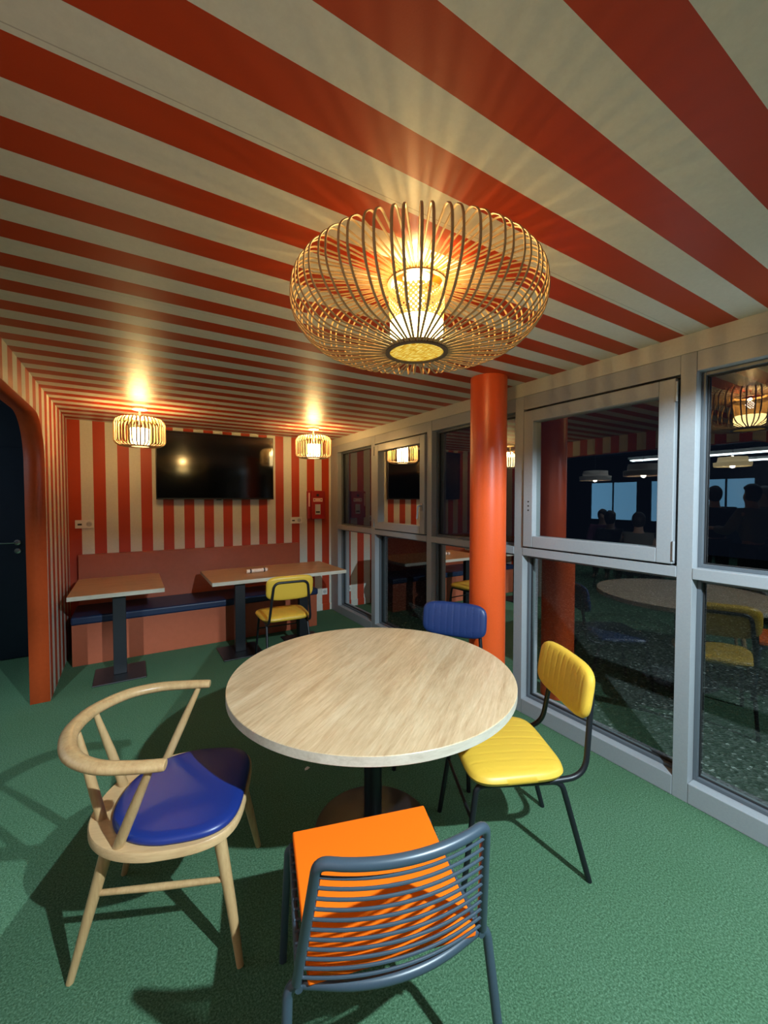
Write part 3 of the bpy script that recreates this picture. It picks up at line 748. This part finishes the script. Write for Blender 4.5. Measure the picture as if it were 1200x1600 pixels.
# bow arm rail
bow = catmull([(.050, -.283, .733), (-.05, -.283, .736), (-.155, -.268, .741), (-.25, -.208, .748), (-.312, -.10, .752), (-.327, 0, .754), (-.312, .10, .752), (-.25, .208, .748), (-.155, .268, .741), (-.05, .283, .736), (.050, .283, .733)], 6)
bow = [p + Vector((0, V0, 0)) for p in bow]
nb = len(bow); rad = [.0200 + .0045 * math.sin(PI * i / (nb - 1)) for i in range(nb)]; rad[0] = rad[-1] = .0185
bm = bmesh.new(); tube(bm, bow, rad, 16, flat=(.82, 1.12), fixed_up=(0, 0, 1)); finish('bow_rail', bm, be, ac, smooth=True, bevel=.003)
for s in (-1, 1):
    tubeo('arm_spindle', [(-.118, V0 + s * .218, .44), (-.058, V0 + s * .250, .58), (.004, V0 + s * .279, .724)], [.0165, .016, .011], be, ac, seg=14)
    tubeo('back_spindle', [(-.222, V0 + s * .085, .44), (-.262, V0 + s * .075, .59), (-.304, V0 + s * .062, .742)], [.0165, .0155, .010], be, ac, seg=14)
    tubeo('leg', [(.255, V0 + s * .240, 0), (.225, V0 + s * .213, .18), (.178, V0 + s * .178, .425)], [.0115, .0165, .0215], be, ac, seg=16)
    tubeo('leg', [(-.275, V0 + s * .195, 0), (-.225, V0 + s * .175, .2), (-.168, V0 + s * .150, .425)], [.0115, .0165, .0215], be, ac, seg=16)
    tubeo('stretcher', [(.205, V0 + s * .200, .268), (0, V0 + s * .185, .262), (-.205, V0 + s * .168, .258)], [.009, .0115, .009], be, ac, seg=12)

# ------------------------------------------------------------------ people and furniture of the hall, seen mirrored in the window panes
def skin(name, verts, edges, radii, m, parent=None, root=0, sub=2):
    me = bpy.data.meshes.new(name); me.from_pydata([Vector(v) for v in verts], edges, [])
    me.materials.append(m)
    o = bpy.data.objects.new(name, me); C.objects.link(o)
    md = o.modifiers.new('skin', 'SKIN'); md.use_smooth_shade = True
    if not me.skin_vertices: me.attributes.new('x', 'FLOAT', 'POINT')
    sv = me.skin_vertices[0].data
    for i, r in enumerate(radii):
        sv[i].radius = r if isinstance(r, tuple) else (r, r); sv[i].use_root = (i == root)
    sb = o.modifiers.new('sub', 'SUBSURF'); sb.levels = sub; sb.render_levels = sub
    if parent: o.parent = parent
    return o
SKIN = mat('skin_tone', (.50, .29, .20), .55)
CL = [mat('dark_cloth', (.012, .013, .018), .85), mat('grey_knit_cloth', (.16, .15, .13), .9), mat('brown_cloth', (.07, .045, .03), .9), mat('white_shirt_cloth', (.55, .54, .52), .9), mat('plum_cloth', (.09, .02, .06), .9)]
HAIR = [mat('dark_brown_hair', (.02, .012, .008), .6), mat('grey_hair', (.2, .19, .18), .6), mat('black_hair', (.006, .005, .005), .5)]
def person(label, loc, rz, top, legs, hair, sit=False, armf=.3, lean=.05):
    t = thing('person', label, 'person', loc, rz, None)
    hz = .535 if sit else .93             # hip height; x is forward
    kx, kz = (.42, .52) if sit else (.03, .50)
    fx = .40 if sit else 0.0
    def P(x, y, z): return (x + lean * max(0, z - hz), y, z + (0 if not sit else 0))
    V = []; E_ = []; Rr = []
    def a(x, y, z, r, frm=None):
        V.append(P(x, y, z)); Rr.append(r)
        if frm is not None: E_.append((frm, len(V) - 1))
        return len(V) - 1
    pel = a(0, 0, hz, (.125, .09)); wa = a(0, 0, hz + .18, (.11, .075), pel); ch = a(0, 0, hz + .38, (.135, .085), wa)
    nk = a(0, 0, hz + .53, (.06, .058), ch); hd0 = a(.012, 0, hz + .60, (.062, .068), nk); hd1 = a(.02, 0, hz + .70, (.078, .092), hd0); hd2 = a(.01, 0, hz + .775, (.055, .065), hd1)
    nose = a(.105, 0, hz + .675, .012, hd1)
    for s_ in (-1, 1):
        sh = a(0, s_ * .185, hz + .45, .055, ch); el = a(.04 + armf * .2, s_ * .235, hz + .19, .042, sh)
        wr = a(.12 + armf * .55, s_ * .17, hz + .10 + armf * .25, .026, el); pm = a(.17 + armf * .60, s_ * .155, hz + .09 + armf * .27, (.034, .018), wr)
        for k in range(4):
            dy = (k - 1.5) * .018; f1 = a(.215 + armf * .62, s_ * .155 + dy, hz + .082 + armf * .27, .0085, pm); a(.245 + armf * .62 - abs(dy) * .3, s_ * .155 + dy * 1.1, hz + .062 + armf * .27, .007, f1)
        a(.19 + armf * .6, s_ * .118, hz + .088 + armf * .27, .009, pm)
        hp = a(0, s_ * .095, hz - .04, .088, pel); kn = a(kx, s_ * .10, kz - (.0 if sit else 0), .062, hp)
        an = a(fx, s_ * .10, .09, .040, kn); a(fx + .16, s_ * .11, .035, (.042, .03), an)
    body = skin('body', V, E_, Rr, SKIN, t)
    # clothes follow the same joints, slightly larger
    def sub(idx_names, m_, name, grow, pts):
        v = []; e = []; r = []
        for (p, rr, fr) in pts:
            v.append(P(*p)); r.append(tuple(q + grow for q in rr) if isinstance(rr, tuple) else rr + grow)
            if fr is not None: e.append((fr, len(v) - 1))
        return skin(name, v, e, r, m_, t)
    J = [((0, 0, hz + .02), (.155, .115), None), ((0, 0, hz + .18), (.14, .10), 0), ((0, 0, hz + .38), (.168, .115), 1), ((0, 0, hz + .50), (.075, .07), 2)]
    for s_ in (-1, 1):
        n0 = len(J)
        J += [((0, s_ * .185, hz + .45), .058, 2), ((.04 + armf * .2, s_ * .235, hz + .19), .048, n0), ((.11 + armf * .5, s_ * .175, hz + .105 + armf * .23), .034, n0 + 1)]
    sub(None, top, 'jacket', .022, J)
    K = [((0, 0, hz + .02), (.15, .11), None)]
    for s_ in (-1, 1):
        n0 = len(K)
        K += [((0, s_ * .095, hz - .04), .09, 0), ((kx, s_ * .10, kz), .064, n0), ((fx, s_ * .10, .11), .046, n0 + 1)]
    sub(None, legs, 'trousers', .014, K)
    bm = bmesh.new(); bmesh.ops.create_icosphere(bm, subdivisions=3, radius=.108)
    for v in bm.verts:
        v.co.x *= 1.02; v.co.y *= .86; v.co.z *= 1.08
        if v.co.x > .03 and v.co.z < .035: v.co *= .70
        if v.co.z < -.04: v.co.z *= 1.25
    h = finish('hair', bm, hair, t, smooth='all'); h.location = P(.0, 0, hz + .715)
    return t
person('standing person in dark jacket, mirrored in the right window pane', (-2.45, 2.62, 0), math.radians(150), CL[0], CL[0], HAIR[0])
person('standing person in grey knit top, mirrored at the right window edge', (-1.95, 2.02, 0), math.radians(110), CL[1], CL[0], HAIR[2], armf=.5)
person('standing person in brown coat mirrored behind the two others in the right pane', (-3.2, 2.25, 0), math.radians(20), CL[2], CL[0], HAIR[1])
person('seated person in grey knit top mirrored in the casement, the nearest one', (-1.75, 3.30, 0), math.radians(170), CL[1], CL[0], HAIR[0], sit=True)
person('seated person in black mirrored at the middle of the casement window', (-2.2, 4.0, 0), math.radians(180), CL[0], CL[0], HAIR[2], sit=True)
person('seated person in white shirt mirrored at the right of the casement window', (-3.7, 3.45, 0), math.radians(60), CL[3], CL[0], HAIR[0], sit=True)
person('seated person in plum top mirrored at the left of the casement window', (-3.3, 4.75, 0), math.radians(-20), CL[4], CL[0], HAIR[2], sit=True)
def stool(label, loc, rz, m_):
    t = thing('hall_chair', label, 'chair', loc, rz, 'chairs in the hall')
    bm = bmesh.new(); box(bm, -.20, .20, -.20, .20, .385, .415); finish('seat', bm, m_, t, bevel=.01)
    bm = bmesh.new(); box(bm, -.215, -.19, -.19, .19, .58, .80); finish('backrest', bm, m_, t, bevel=.01)
    for sx in (-1, 1):
        for sy in (-1, 1):
            tubeo('leg', [(sx * .20, sy * .19, 0), (sx * .17, sy * .17, .388)] if sx > 0 else [(-.23, sy * .19, 0), (-.18, sy * .17, .39), (-.205, sy * .17, .62)], .011, M['black'], t, seg=8)
    return t
for (x, y, a, lab) in ((-1.75, 3.30, 170, 'dark hall chair under the nearest seated person in grey'), (-2.2, 4.0, 180, 'dark hall chair under the seated person in black'), (-3.7, 3.45, 60, 'dark hall chair under the person in white shirt'), (-3.3, 4.75, -20, 'dark hall chair under the person in plum top')):
    stool(lab, (x, y, 0), math.radians(a), M['navy_paint'])
stool('white hall chair standing empty, mirrored low in the right window', (-1.55, 1.72, 0), math.radians(60), M['white_plastic'])
